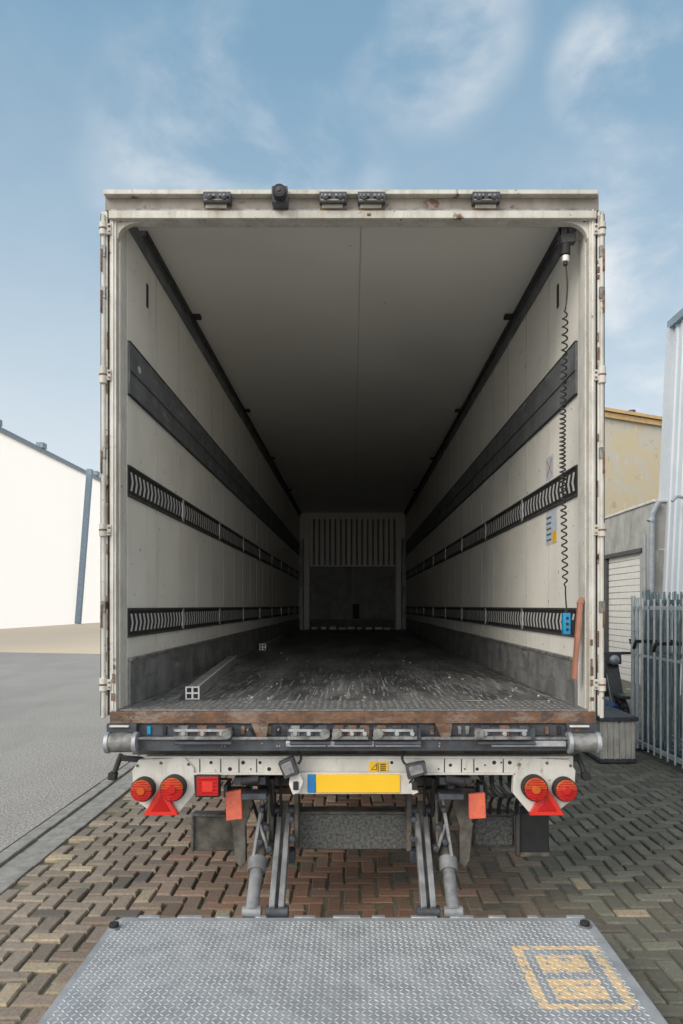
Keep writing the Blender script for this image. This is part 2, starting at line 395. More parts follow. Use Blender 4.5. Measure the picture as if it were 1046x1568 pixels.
# rear frame
for sg, nm in ((-1, 'left'), (1, 'right')):
    b = B('rear_post_'+nm, T); P = lambda u: sg*(540-u)*3.95/F   # u: image column on the left half
    b.box(P(168), P(178), 3.95, 4.12, FL-.02, CE-.06, 'white2')
    b.box(P(171), P(174), 3.944, 3.952, FL, CE-.1, 'white')
    b.box(sg*1.2475, sg*1.2405, 4.0, 4.118, FL, CE-.09, 'white')
    b.box(P(168)*1.002, P(165), 3.957, 4.03, FL-.02, CE-.05, 'black')
    z = FL+.05
    while z < FL+.35: b.box(P(176.5), P(170+random.uniform(0, 4)), 3.9425, 3.945, z, z+random.uniform(.01, .05), 'rusty'); z += random.uniform(.04, .12)
    b.done(.004)
    # doors folded back along the sides, edge-on to the opening
    dr = B('open_rear_door_'+nm, T)
    x1, x2 = P(164.5), P(153.5)
    dr.box(x1, x2, 3.965, 5.2, FL-.03, CE-.10, 'white2')
    dr.box(P(164.5), P(161), 3.95, 3.967, FL-.03, CE-.10, 'white'); dr.box(P(156.6), P(153.5), 3.952, 3.967, FL-.03, CE-.12, 'steel')
    dr.cyl((P(159), 3.945, FL-.04), (P(159), 3.945, CE-.13), .011, 'white2', 10)
    for v in (352, 392, 455, 575, 700, 812, 935, 1048):
        z = S(0, v, 3.95)[1]; L = .045 if v % 2 else .034
        if v in (352, 575, 812, 1048):
            dr.cyl((P(159), 3.94, z-L), (P(159), 3.94, z+L), .020, 'white2', 12)
            dr.cyl((P(159), 3.94, z-.006), (P(159), 3.94, z+.006), .0215, 'rusty', 12)
            dr.box(P(171), P(158), 3.936, 3.952, z-.028, z+.028, 'white2')
            dr.cyl((P(168.5), 3.93, z+.012), (P(168.5), 3.94, z+.012), .007, 'rusty', 6); dr.cyl((P(168.5), 3.93, z-.014), (P(168.5), 3.94, z-.014), .007, 'worn', 6)
        else:
            dr.box(P(163), P(155), 3.932, 3.95, z-.012, z+.05, 'worn'); dr.cyl((P(157), 3.93, z-.09), (P(157), 3.93, z+.03), .006, 'rusty', 8)
    for k in range(14):
        z = random.uniform(FL, CE-.2); dr.box(P(166), P(162+random.uniform(0, 2)), 3.946, 3.951, z, z+random.uniform(.02, .12), 'rusty')
    dr.done(.003)
    gq = B('corner_gusset_'+nm, T)
    zc = S(0, 334, 3.95)[1]; pts = [(P(176), zc+.03), (P(216), zc+.03), (P(216), zc-.004)]
    for k in range(7):
        an = k/6*math.pi/2; pts.append((P(214)+(P(179.5)-P(214))*math.sin(an), zc-.10+.085*math.cos(an)))
    pts.append((P(176), zc-.11)); gq.prism(pts, 3.962, 4.0, 'white2')
    gq.cyl((P(184), 3.955, zc-.005), (P(184), 3.97, zc-.005), .012, 'rusty', 10); gq.done(.002)

b = B('rear_header', T)
b.sbox(166, 322, 914, 334, 3.925, 4.02, 'white2')
b.sbox(161, 297, 917, 322.5, 3.945, 4.12, 'taupe')
b.sbox(158, 290, 916, 297, 3.905, 4.13, 'white2'); b.sbox(160, 297.2, 915, 299, 3.93, 4.0, 'rusty')
b.sbox(172, 319, 905, 323.5, 3.932, 3.95, 'worn'); b.sbox(562, 326, 568, 330, 3.92, 3.93, 'rusty')
b.done(.006, seg=2)
def header_latch(u, w=42):
    b = B('header_latch', T)
    b.sbox(u-w/2, 293, u+w/2, 309, 3.895, 3.95, 'steel'); b.sbox(u-w/2+3, 296, u-3, 300, 3.875, 3.9, 'worn'); b.sbox(u+3, 296, u+w/2-3, 300, 3.875, 3.9, 'worn')
    b.sbox(u-w/2+2, 304, u+w/2-4, 307, 3.88, 3.9, 'worn'); b.sbox(u-w/2+1, 309, u+w/2, 323, 3.93, 3.95, 'rusty')
    b.sbox(u-w/2+4, 309, u+w/2-6, 318, 3.921, 3.94, 'white2')
    for k in (-.6, .6):
        x, z = S(u+k*w/2.2, 301, 3.88); b.cyl((x, 3.868, z), (x, 3.9, z), .017, 'steel', 12); b.cyl((x, 3.862, z), (x, 3.87, z), .008, 'worn', 8)
    b.done(.002)
for u in (332, 510, 569, 745): header_latch(u)
b = B('reversing_camera', T)
b.sbox(416, 284, 440, 310, 3.86, 3.95, 'steel'); b.sbox(418, 287, 438, 290, 3.84, 3.87, 'worn')
x, z = S(429, 299, 3.86); b.cyl((x, 3.81, z), (x, 3.87, z), .034, 'black', 20); b.cyl((x, 3.806, z), (x, 3.812, z), .022, 'steel', 16); b.dome((x, 3.806, z), .014, .008, 'dark')
b.sbox(418, 310, 440, 322, 3.925, 3.95, 'rusty'); b.done(.003)

# rear sill, bumper
b = B('rear_sill', T)
b.sbox(168, 1090, 913, 1108, 3.93, 4.0, 'rusty')
b.sbox(205, 1108.5, 875, 1128, 3.945, 4.05, 'steel'); b.sbox(210, 1128, 870, 1150, 3.90, 4.06, 'steel')
b.sbox(200, 1129, 880, 1133, 3.885, 3.91, 'worn')
for u in (400, 680): 
    b.prism([S(u-14, 1107, 3.92), S(u+12, 1107, 3.92), S(u+9, 1128, 3.92), S(u-4, 1131, 3.92)], 3.89, 3.93, 'rusty')
for sg in (-1, 1):
    c = 540+sg*353; x0, z = S(c-21, 1137, 3.9); x1, _ = S(c+21, 1137, 3.9)
    b.cyl((x0, 3.9, z), (x1, 3.9, z), .050, 'worn', 20); b.cyl((x0-.012, 3.9, z), (x0+.01, 3.9, z), .056, 'galv', 20); b.cyl((x1-.01, 3.9, z), (x1+.012, 3.9, z), .056, 'galv', 20)
    b.sbox(c-24, 1108.5, c+22, 1122, 3.9, 4.0, 'steel'); b.sbox(c-20, 1111, c+10, 1114, 3.885, 3.9, 'white')
for k in range(26):
    u = random.uniform(215, 865); x, z = S(u, random.choice((1118, 1139, 1143)), 3.89); b.cyl((x, 3.893, z), (x, 3.95, z), .006, 'worn', 8)
for u in (228, 252, 372, 388, 412, 426, 662, 704, 716, 838, 856):   # slots and tabs between latches
    b.sbox(u-3, 1112, u+3, 1125, 3.935, 3.95, random.choice(('black', 'rusty', 'worn', 'cyan' if u == 228 else 'black')))
b.done(.004)
def sill_latch(u0, u1, flip=1):
    b = B('sill_latch', T)
    b.sbox(u0, 1114, u1, 1134, 3.875, 3.93, 'steel'); b.sbox(u0+2, 1117, u1-12, 1121, 3.855, 3.88, 'galv')
    b.sbox(u0, 1128, u1-6, 1133, 3.845, 3.88, 'worn')
    for t in (.18, .5, .82):
        u = u0+(u1-u0)*t; b.sbox(u-7, 1112, u+7, 1128, 3.862, 3.9, random.choice(('worn', 'rusty', 'steel'))); x, z = S(u, 1124, 3.85); b.cyl((x, 3.85, z), (x, 3.87, z), .012, 'galv', 12)
    x, z = S(u1-8 if flip > 0 else u0+8, 1124, 3.84); b.cyl((x, 3.835, z), (x, 3.88, z), .026, 'worn', 16)
    xa, za = S(u0+4, 1138, 3.86); xb, _ = S(u1, 1138, 3.86); b.cyl((xa, 3.86, za), (xb, 3.86, za), .010, 'steel', 10)
    b.done(.002)
for p in ((264, 355, 1), (440, 506, 1), (508, 570, -1), (571, 645, -1), (727, 820, -1)): sill_latch(*p)
b = B('step_edges', T)
for u0, u1 in ((437, 500), (500, 574), (574, 645), (752, 868)):
    b.sbox(u0+.5, 1135, u1-.5, 1144, 3.868, 3.9, 'galv')
b.done(.005, seg=2)

# light bar
b = B('light_bar', T)
b.sbox(222, 1160, 878, 1184, 4.0, 4.05, 'white'); b.sbox(222, 1158, 878, 1161, 3.985, 4.05, 'white'); b.sbox(296, 1183.5, 790, 1187, 3.985, 4.05, 'white')
for u in (240, 262, 277, 285, 323, 352, 372, 384, 398, 412, 600, 672, 690, 712, 731, 743, 757, 768, 781, 845):
    x, z = S(u, random.choice((1168, 1172, 1178)), 3.995); r = random.choice((.005, .009, .011)); b.cyl((x, 3.997, z), (x, 4.01, z), r, 'black', 12)
for u in (305, 337, 365, 392, 680, 706, 725, 770):
    b.sbox(u, 1162, u+1.6, 1184, 3.996, 4.01, 'dark')
b.done(.003)
def cluster(c, tri):
    s = 1 if c < 540 else -1
    b = B('tail_light_cluster', T); q = lambda du, v, d=3.99: S(c+s*du, v, d)
    b.prism([q(-34, 1163), q(36, 1160), q(50, 1175), q(52, 1214), q(28, 1243), q(-16, 1243), q(-42, 1222), q(-44, 1180)], 3.985, 4.03, 'white')
    for du, v, r in ((-25, 1206, .062), (21, 1204, .067)):
        x, z = q(du, v); b.cyl((x, 3.93, z), (x, 3.99, z), r, 'black', 28)
        for half, mt in ((0, 'amber'), (1, 'red')):
            n = 14; pts = [(x+r*.88*math.cos(math.pi*(k/n+half)+.0), z+(.002 if not half else -.002)+r*.88*math.sin(math.pi*(k/n+half))) for k in range(n+1)]
            b.prism(pts, 3.915, 3.931, mt)
        for k in range(-4, 5):
            zz = z+k*r*.19; hw = math.sqrt(max(0, (r*.86)**2-(zz-z)**2)); b.box(x-hw, x+hw, 3.911, 3.916, zz-.0022, zz+.0022, 'red')
        b.cyl((x, 3.906, z), (x, 3.918, z), r*.34, 'amber' if s*du < 0 else 'red', 20)
        for k in range(3): b.cyl((x+r*.75*math.cos(k*2.1+.5), 3.909, z+r*.75*math.sin(k*2.1+.5)), (x+r*.75*math.cos(k*2.1+.5), 3.916, z+r*.75*math.sin(k*2.1+.5)), .004, 'black', 6)
    x, z = q(2, 1229)
    b.prism([(x-.092, z-.058), (x+.092, z-.058), (x, z+.095)], 3.952, 3.984, 'redref')
    b.prism([(x-.052, z-.036), (x+.052, z-.036), (x, z+.050)], 3.948, 3.954, 'red')
    for du, v in ((-36, 1172), (42, 1170), (0, 1168)):
        xx, zz = q(du, v); b.cyl((xx, 3.978, zz), (xx, 3.99, zz), .008, 'rusty', 8)
    b.done(.003)
cluster(247, 1); cluster(837, 1)
b = B('fog_lamp', T); b.sbox(299, 1188, 336, 1221, 3.95, 4.0, 'black'); b.sbox(301, 1190, 334, 1219, 3.932, 3.951, 'red')
for k in range(5): b.sbox(303, 1193+k*5.4, 332, 1194.2+k*5.4, 3.928, 3.935, 'red')
b.sbox(309, 1197, 326, 1213, 3.927, 3.934, 'redref'); b.done(.004)
for u, sg in ((186, -1), (884, 1)):
    b = B('marker_stalk', T); x, z = S(u, 1160, 4.05)
    b.cyl((x, 4.05, z+.02), (x+sg*.03, 4.0, z-.09), .014, 'black', 10); b.beam((x-.05*sg*-0, 4.04, z+.0), (x-sg*.12, 4.04, z-.01), .02, .03, 'black')
    b.beam((x+sg*.01, 4.0, z-.09), (x+sg*.05, 4.0, z-.085), .05, .04, 'black'); b.done(.004)
# number plate
b = B('licence_plate', T)
b.sbox(450, 1183, 634, 1216, 3.965, 3.985, 'white'); b.sbox(484, 1186, 613, 1214, 3.957, 3.966, 'yellow'); b.sbox(471, 1186, 483.6, 1214, 3.957, 3.966, 'blue')
for u in (451, 633): 
    b.prism([S(u-6, 1184, 3.95), S(u+8, 1182, 3.95), S(u+14 if u < 500 else u-6, 1195, 3.95), S(u+8, 1212, 3.95), S(u-2, 1216, 3.95), S(u-8, 1200, 3.95)], 3.93, 3.964, 'white')
    b.sbox(u-2, 1197, u+6, 1210, 3.922, 3.931, 'black')
b.done(.002)
b = B('plate_lamp', T)
for u, s in ((441, -1), (636, 1)):
    p = [(-14, -8), (8, -18), (18, 8), (-4, 16)] if s < 0 else [(14, -10), (-16, -4), (-12, 17), (17, 8)]
    b.prism([S(u+a, 1174+c, 3.95) for a, c in p], 3.9, 3.96, 'steel'); b.prism([S(u+a*.7, 1174+c*.7, 3.95) for a, c in p], 3.893, 3.901, 'worn')
    x, z = S(u+s*-16, 1160, 3.95); b.tube(bez([(x, 3.96, z+.03), (x-s*.03, 3.93, z), (x+s*.0, 3.93, z-.03)], 6), .008, 'black')
b.done(.004)
b = B('warning_sticker', T); b.sbox(565, 1167, 594.5, 1182, 3.995, 4.0, 'yellow'); b.sbox(578.5, 1168, 579.5, 1181, 3.993, 3.9955, 'black')
b.prism([S(568, 1179, 3.99), S(577, 1169, 3.99), S(577, 1179, 3.99)], 3.9925, 3.9955, 'black'); b.prism([S(570, 1178, 3.99), S(576, 1171.5, 3.99), S(576, 1178, 3.99)], 3.991, 3.9927, 'yellow')
for k in range(4): b.sbox(582, 1169.5+k*3, 591, 1171+k*3, 3.9925, 3.9955, 'black')
b.done()

# under-chassis
b = B('chassis', T)
for sg in (-1, 1):
    b.box(sg*.42, sg*.54, 4.3, 17.3, .98, 1.0, 'chassis'); b.box(sg*.475, sg*.485, 4.3, 17.3, .72, .98, 'chassis'); b.box(sg*.42, sg*.54, 4.3, 17.3, .70, .72, 'chassis')
    b.box(sg*1.2, sg*1.28, 4.12, 17.5, .97, 1.06, 'chassis')
y = 4.5
while y < 17: b.box(-1.2, 1.2, y, y+.05, 1.0, 1.07, 'chassis'); y += .45
b.box(-1.2, 1.2, 4.08, 4.2, .96, 1.07, 'chassis')
b.box(-1.1, 1.1, 4.10, 4.18, .86, .955, 'chassis')
for yy in (8.3, 9.6, 10.9):
    b.cyl((-1.0, yy, .5), (1.0, yy, .5), .07, 'chassis', 14)
    for sg in (-1, 1): b.beam((sg*.48, yy-.5, .75), (sg*.48, yy+.05, .5), .1, .07, 'chassis'); b.cyl((sg*.48, yy+.35, .5), (sg*.48, yy+.35, .72), .1, 'black', 14)
for sg in (-1, 1): b.box(sg*.8, sg*.9, 14.6, 14.75, .15, 1.0, 'chassis'); b.box(sg*.72, sg*.98, 14.5, 14.85, .0, .05, 'chassis')
b.done(.004)
for yy in (8.3, 9.6, 10.9):
    for sg in (-1, 1):
        w = B('trailer_wheel', T)
        w.cyl((sg*.86, yy, .5), (sg*1.24, yy, .5), .44, 'black', 40); w.cyl((sg*.90, yy, .5), (sg*1.20, yy, .5), .495, 'black', 40)
        w.cyl((sg*1.15, yy, .5), (sg*1.245, yy, .5), .28, 'galv', 28); w.cyl((sg*1.15, yy, .5), (sg*1.27, yy, .5), .11, 'chassis', 16); w.done(.012)
b = B('underrun_guard', T)
b.sbox(455, 1247, 625, 1301, 4.35, 4.45, 'gritty'); b.sbox(452, 1243, 628, 1248, 4.34, 4.46, 'chassis')
b.sbox(294, 1250, 372, 1303, 4.38, 4.46, 'chassis'); b.sbox(292, 1247, 346, 1252, 4.37, 4.46, 'gritty'); b.sbox(292, 1250, 297, 1305, 4.36, 4.46, 'gritty')
b.sbox(724, 1247, 788, 1298, 4.38, 4.46, 'chassis'); b.sbox(724, 1244, 790, 1249, 4.37, 4.46, 'gritty'); b.sbox(727, 1251, 786, 1295, 4.365, 4.385, 'gritty')
b.sbox(790, 1236, 841, 1306, 4.32, 4.35, 'black'); b.sbox(794, 1306, 842, 1313, 4.31, 4.36, 'chassis'); b.sbox(790, 1234, 797, 1312, 4.30, 4.33, 'dark')
for u in (420, 660): b.sbox(u-40, 1190, u+40, 1204, 4.30, 4.42, 'chassis')
b.sbox(420, 1205, 660, 1216, 4.33, 4.40, 'rusty')
b.done(.006)

# tail lift -----------------------------------------------------------
L = empty('tail_lift')
b = B('lift_mechanism', L)
for sg in (-1, 1):
    X = lambda u, d: sg*(540-u)*d/F
    # mounting bracket under light bar
    b.box(X(360, 4.06), X(408, 4.06), 4.03, 4.2, S(0, 1200, 4.06)[1], S(0, 1188, 4.06)[1], 'steel')
    b.box(X(372, 4.06), X(410, 4.06), 3.99, 4.1, S(0, 1220, 4.06)[1], S(0, 1211, 4.06)[1], 'steel')
    b.cyl((X(370, 4.0), 3.98, S(0, 1196, 4)[1]), (X(398, 4.0), 3.98, S(0, 1192, 4)[1]), .022, 'black', 12)
    z = lambda v, d: S(0, v, d)[1]
    # curved black support plate
    P = [(X(352, 4.2), z(1205, 4.2)), (X(384, 4.2), z(1205, 4.2)), (X(388, 4.2), z(1230, 4.2)), (X(377, 4.2), z(1262, 4.2)), (X(378, 4.2), z(1318, 4.2)), (X(370, 4.2), z(1328, 4.2)), (X(362, 4.2), z(1316, 4.2)), (X(357, 4.2), z(1262, 4.2)), (X(350, 4.2), z(1240, 4.2))]
    b.prism(P, 4.17, 4.22, 'chassis')
    # lift arm
    ax = sg*.392
    b.beam((ax, 4.34, z(1228, 4.34)), (ax, 4.2, z(1290, 4.2)), .05, .05, 'chassis', up=(0,1,0))
    b.beam((ax-.024, 4.3, z(1250, 4.3)), (ax-.024, 3.87, .20), .030, .075, 'arm', up=(0,1,0)); b.beam((ax+.024, 4.3, z(1250, 4.3)), (ax+.024, 3.87, .20), .030, .075, 'arm', up=(0,1,0))
    b.beam((ax, 4.31, z(1252, 4.31)), (ax, 3.9, .19), .05, .05, 'chassis', up=(0,1,0))
    b.cyl((ax-sg*.0-.06, 4.32, z(1243, 4.3)), (ax+.06, 4.32, z(1243, 4.3)), .035, 'steel', 14)
    b.box(ax-.085, ax-.055, 4.25, 4.4, z(1300, 4.3), z(1190, 4.3), 'chassis'); b.box(ax+.06, ax+.085, 4.25, 4.4, z(1295, 4.3), z(1190, 4.3), 'chassis')
    # hydraulic cylinder
    cx = sg*.522
    b.cyl((cx-sg*.05, 4.40, z(1235, 4.35)), (cx, 4.12, z(1318, 4.12)), .036, 'chassis', 16)
    b.cyl((cx, 4.13, z(1315, 4.13)), (cx, 4.07, z(1335, 4.07)), .052, 'arm', 18)
    b.cyl((cx, 4.08, z(1330, 4.08)), (cx, 3.88, .19), .034, 'arm', 18)
    b.cyl((cx-.05, 3.885, .185), (cx+.05, 3.885, .185), .03, 'arm', 12); b.cyl((ax-.06, 3.885, .185), (ax+.06, 3.885, .185), .032, 'steel', 12)
    # thin link bars + bolts
    b.beam((X(404, 4.2), 4.2, z(1215, 4.2)), (X(388, 4.1), 4.1, z(1312, 4.1)), .02, .03, 'arm', up=(0,1,0))
    b.beam((X(412, 4.15), 4.15, z(1215, 4.15)), (X(410, 4.15), 4.15, z(1300, 4.15)), .014, .03, 'chassis', up=(0,1,0))
    b.beam((X(398, 4.15), 4.15, z(1262, 4.15)), (X(412, 4.15), 4.12, z(1302, 4.15)), .018, .02, 'arm', up=(0,1,0))
    for u, v in ((400, 1240), (408, 1268), (398, 1290), (412, 1300), (446, 1255), (448, 1285)):
        b.cyl((X(u, 4.1), 4.09, z(v, 4.1)), (X(u, 4.1), 4.14, z(v, 4.1)), .016, 'steel', 10)
    b.box(X(452, 4.25), X(440, 4.25), 4.2, 4.3, z(1318, 4.25), z(1300, 4.25), 'steel'); b.box(X(420, 4.2), X(400, 4.2), 4.16, 4.24, z(1306, 4.2), z(1290, 4.2), 'chassis')
b.done(.004)
b = B('side_reflector', L)
b.prism([S(346, 1212, 4.05), S(370, 1208, 4.05), S(372, 1253, 4.05), S(347, 1256, 4.05)], 4.03, 4.06, 'salmon')
b.prism([S(717, 1215, 4.05), S(742, 1213, 4.05), S(744, 1252, 4.05), S(718, 1253, 4.05)], 4.03, 4.06, 'salmon')
b.box(-.70, -.68, 4.06, 4.2, .73, .80, 'steel'); b.box(.69, .71, 4.06, 4.2, .73, .80, 'steel'); b.done(.004)
def hose(p, r=.009, m='black'): 
    c = curve('hydraulic_hose', bez(p), r, m, L)
for sg in (-1, 1):
    for k in range(4):
        x = sg*(.45+.04*k)
        hose([(x, 4.35, .95), (x+sg*.05*(k-1), 4.18, .8), (x-sg*.06, 4.22, .62), (x*.95, 4.3, .50)], .008+.002*(k % 2))
for k in range(5):
    x = .76+.05*k
    hose([(x, 4.2, .92), (x-.16, 4.08, .66), (x+.18, 4.08, .70), (x-.02, 4.15, .82), (x+.03, 4.3, .58)], .009+.003*(k % 2))
hose([(.62, 4.2, .9), (.80, 4.1, .80), (.72, 4.05, .66), (.66, 4.2, .55)], .010)
hose([(-1.1, 4.1, .93), (-.95, 4.05, .70), (-.8, 4.05, .86), (-.66, 4.1, .82)], .007)

# platform with diamond tread
PX, PY0, PY1, PZ = 1.215, 1.75, 3.845, .17
def paint(nt, co, col, bs):
    sep = nn(nt, 'ShaderNodeSeparateXYZ'); nt.links.new(co, sep.inputs[0])
    def rect(x0, x1, y0, y1):
        a = math_(nt, 'GREATER_THAN', sep.outputs[0], x0); b_ = math_(nt, 'LESS_THAN', sep.outputs[0], x1)
        c = math_(nt, 'GREATER_THAN', sep.outputs[1], y0); d_ = math_(nt, 'LESS_THAN', sep.outputs[1], y1)
        return math_(nt, 'MULTIPLY', math_(nt, 'MULTIPLY', a, b_), math_(nt, 'MULTIPLY', c, d_))
    o = math_(nt, 'SUBTRACT', rect(.745, 1.15, 2.985, 3.53), rect(.79, 1.105, 3.025, 3.495))
    o = math_(nt, 'ADD', o, rect(.835, 1.055, 3.275, 3.44)); o = math_(nt, 'ADD', o, rect(.835, 1.06, 3.06, 3.225))
    wear = mrange(nt, noise(nt, co, 26, 8, .7), .60, .52)
    col = mixc(nt, math_(nt, 'MULTIPLY', o, wear), col, (.78, .58, .35))
    st = mrange(nt, noise(nt, mapping(nt, co, (1.2, 1, 1)), 3.2, 8, .7), .50, .72)
    return mixc(nt, math_(nt, 'MULTIPLY', st, .35), col, (.20, .21, .215))
M['plate'] = mat('tread_plate', (.37, .385, .40), (.28, .295, .31), scale=7, rough=.65, metal=.1, bump=.3, bscale=60, build=paint)
M['lug'] = mat('tread_lug', (.60, .62, .63), (.48, .50, .52), scale=9, rough=.55, metal=.1, bump=0, build=paint)
b = B('platform', L)
b.add([(-PX+.04, PY1, PZ), (-PX, PY1-.04, PZ), (-PX, PY0, PZ-.02), (PX, PY0, PZ-.02), (PX, PY1-.04, PZ), (PX-.04, PY1, PZ),
       (-PX+.04, PY1, PZ-.1), (-PX, PY1-.04, PZ-.1), (-PX, PY0, .03), (PX, PY0, .03), (PX, PY1-.04, PZ-.1), (PX-.04, PY1, PZ-.1)],
      [(0,1,4,5), (1,2,3,4), (0,6,7,1), (1,7,8,2), (2,8,9,3), (3,9,10,4), (4,10,11,5), (5,11,6,0), (6,11,10,9,8,7)], 'plate')
b.done()
b = B('platform_frame', L); b.box(-PX+.05, PX-.05, 3.846, 3.862, PZ-.09, PZ-.006, 'galv')
for k in range(12): b.box(-1.1+k*.2, -1.1+k*.2+random.uniform(.05,.14), 3.84, 3.866, PZ-.01, PZ+.006, 'galv')
for k in range(5): b.box(-1.0+k*.48, -.96+k*.48, 2.0, 3.7, 0.02, .06, 'steel')
b.done(.002)
b = B('platform_tread', L)
sx = .0265; ny = int((PY1-.04-PY0)/sx); nx = int((2*PX-.05)/sx)
lv, lf = [], []
for j in range(ny):
    for i in range(nx):
        cx = -PX+.04+i*sx; cy = PY0+.03+j*sx; a = math.pi/4 if (i+j) % 2 else -math.pi/4
        ca, sa = math.cos(a), math.sin(a); o = len(lv); z = PZ-.02+.02*min(1, (cy-PY0)/(PY1-.04-PY0)); wr = .6+.4*math.sin(cx*3+1)*math.sin(cy*4)+random.uniform(-.2, .2)
        for lx, ly, h in ((-.0145, 0, -.001), (0, -.0042, -.001), (.0145, 0, -.001), (0, .0042, -.001), (-.010, 0, .0012+.001*wr), (0, -.0022, .0015+.001*wr), (.010, 0, .0012+.001*wr), (0, .0022, .0015+.001*wr)):
            lv.append((cx+lx*ca-ly*sa, cy+lx*sa+ly*ca, z+h))
        lf += [(o,o+1,o+5,o+4), (o+1,o+2,o+6,o+5), (o+2,o+3,o+7,o+6), (o+3,o,o+4,o+7), (o+4,o+5,o+6,o+7)]
b.add(lv, lf, 'lug'); b.done(smooth=False)
b = B('platform_buffer', L)
for x, yy in ((-1.185, 3.72), (1.16, 3.74)):
    b.cyl((x, yy, PZ-.01), (x, yy, PZ+.008), .032, 'worn', 18); b.cyl((x, yy, PZ+.008), (x, yy, PZ+.028), .024, 'black', 16)
b.done(.003)

# control cable, controller, board, labels, load bars ------------------
C = empty('control_cable')
cx, cy = 1.148, 4.04
pts = []; zt = S(0, 470, cy)[1]; zb = S(0, 902, cy)[1]; z0 = S(0, 402, cy)[1]
for k in range(10): t = k/9; pts.append((cx+.01*math.sin(t*3), cy, z0+(zt-z0)*t))
N = 46*14
for k in range(N):
    t = k/N; tt = t+.05*math.sin(t*2*math.pi); an = 2*math.pi*k/14; r = .014*min(1, k/20, (N-k)/20); sway = -.016*math.sin(t*math.pi)
    pts.append((cx+sway+r*math.cos(an), cy+r*math.sin(an), zt+(zb-zt)*tt))
for p in bez([(cx, cy, zb), (cx, cy, zb-.06), (cx+.008, cy, zb-.12)], 6): pts.append(p)
curve('coiled_cord', pts, .0042, 'black', C)
b = B('cord_socket', C)
x, z = S(866, 380, cy); b.cyl((x, cy, z+.03), (x, cy, z-.04), .026, 'black', 16); b.cyl((x, cy, z-.04), (x, cy, z-.075), .020, 'alu', 16); b.cyl((x, cy, z-.07), (x, cy, z-.095), .012, 'black', 12)
b.beam((x-.03, cy, z+.04), (x+.05, cy, z+.05), .05, .05, 'dark'); b.beam((x, cy+.02, z+.04), (x+.02, cy+.05, z+.22), .03, .05, 'band'); b.beam((x-.03, cy+.03, z+.03), (x-.01, cy+.05, z+.2), .015, .02, 'dark'); b.done(.004)
b = B('hand_controller', C); x, z = S(867, 955, cy)
b.box(x-.020, x+.020, cy-.02, cy+.02, z-.058, z+.058, 'cyan'); b.box(x+.022, x+.045, cy-.01, cy+.03, z-.06, z+.02, 'black')
b.cyl((x, cy, z+.058), (x, cy, z+.085), .011, 'black', 12)
for dz in (-.03, 0, .03): b.cyl((x, cy-.026, z+dz), (x, cy-.019, z+dz), .008, 'black', 10)
b.done(.007, seg=2)
b = B('warning_board'); xa, za = S(888, 924, 4.0); xb, zb_ = S(879, 1040, 4.0)
b.beam((xa, 4.0, za), (xb, 4.0, zb_), .022, .034, 'strap', up=(0,1,0)); b.prism([(xa-.018, za), (xa+.022, za), (xa+.012, za+.035), (xa, za+.03)], 3.99, 4.012, 'strap'); b.done(.002)
b = B('instruction_label', T)
xw = 1.2395
b.box(xw-.001, xw, 4.54, 4.80, CZ+.385, CZ+.60, 'paper'); b.box(xw-.002, xw-.0012, 4.55, 4.64, CZ+.39, CZ+.46, 'yellow')
for k in range(5): b.box(xw-.002, xw-.0012, 4.67, 4.78, CZ+.41+k*.035, CZ+.422+k*.035, 'blue' if k % 2 else 'band')
b.box(xw-.001, xw, 4.62, 4.80, CZ+.80, CZ+.94, 'paper'); b.beam((xw-.0015, 4.65, CZ+.82), (xw-.0015, 4.77, CZ+.92), .001, .008, 'strap', up=(0,0,1)); b.beam((xw-.0015, 4.65, CZ+.92), (xw-.0015, 4.77, CZ+.82), .001, .008, 'strap', up=(0,0,1))
b.done()
def loadbar(p, q):
    b = B('load_bar'); b.beam(p, q, .075, .07, 'alu2'); t = (Vector(q)-Vector(p)).normalized(); a = t.cross(Vector((0,0,1)))
    f = Vector(p)-t*.004
    for i in (-1, 1):
        for j in (-1, 1): 
            c = f+a*i*.019+Vector((0,0,j*.018)); b.beam(c, c+t*.003, .026, .025, 'black')
    b.beam(Vector(p)+a*.03+Vector((0,0,.036)), Vector(q)+a*.03+Vector((0,0,.036)), .012, .004, 'alu')
    b.beam(Vector(p)-t*.002, Vector(p)+t*.01, .082, .076, 'alu'); b.done()
loadbar((-.945, 4.42, FL+.037), (-1.15, 7.2, FL+.037)); loadbar((-1.13, 9.4, FL+.037), (-1.17, 12.0, FL+.037))

# ------------------------------------------------------------------ surroundings
# white hall on the left, facade made translucent so the sun behind brightens it
H = empty('white_hall')
tm = bpy.data.materials.new('backlit_translucent_sheet'); tm.use_nodes = True; nt = tm.node_tree
bs = nt.nodes['Principled BSDF']; bs.inputs['Base Color'].default_value = (.93, .93, .93, 1); bs.inputs['Roughness'].default_value = .8
tr = nn(nt, 'ShaderNodeBsdfTranslucent'); tr.inputs[0].default_value = (.97, .97, .97, 1); mx = nn(nt, 'ShaderNodeMixShader')
mx.inputs[0].default_value = .7; nt.links.new(bs.outputs[0], mx.inputs[1]); nt.links.new(tr.outputs[0], mx.inputs[2]); nt.links.new(mx.outputs[0], nt.nodes['Material Output'].inputs[0])
M['sheet'] = tm; M['bluegrey'] = mat('blue_grey_steel', (.20, .27, .34), rough=.5)
XH, ZH = -27.8, CZ+13.7
b = B('facade', H); b.add([(XH,15,-.03),(XH,170,-.03),(XH,170,ZH),(XH,15,ZH)], [(0,1,2,3)], 'sheet'); b.done()
b = B('eave', H); b.box(XH-.2, XH+.35, 15, 170, ZH, ZH+.28, 'bluegrey')
for yy in (41, 51, 57.5, 66, 80): b.box(XH-.1, XH+.5, yy, yy+.9, ZH+.28, ZH+.75, 'bluegrey')
b.beam((XH+.3, 75, 0), (XH+1.5, 75, ZH), .5, .5, 'bluegrey', up=(0,1,0)); b.done()

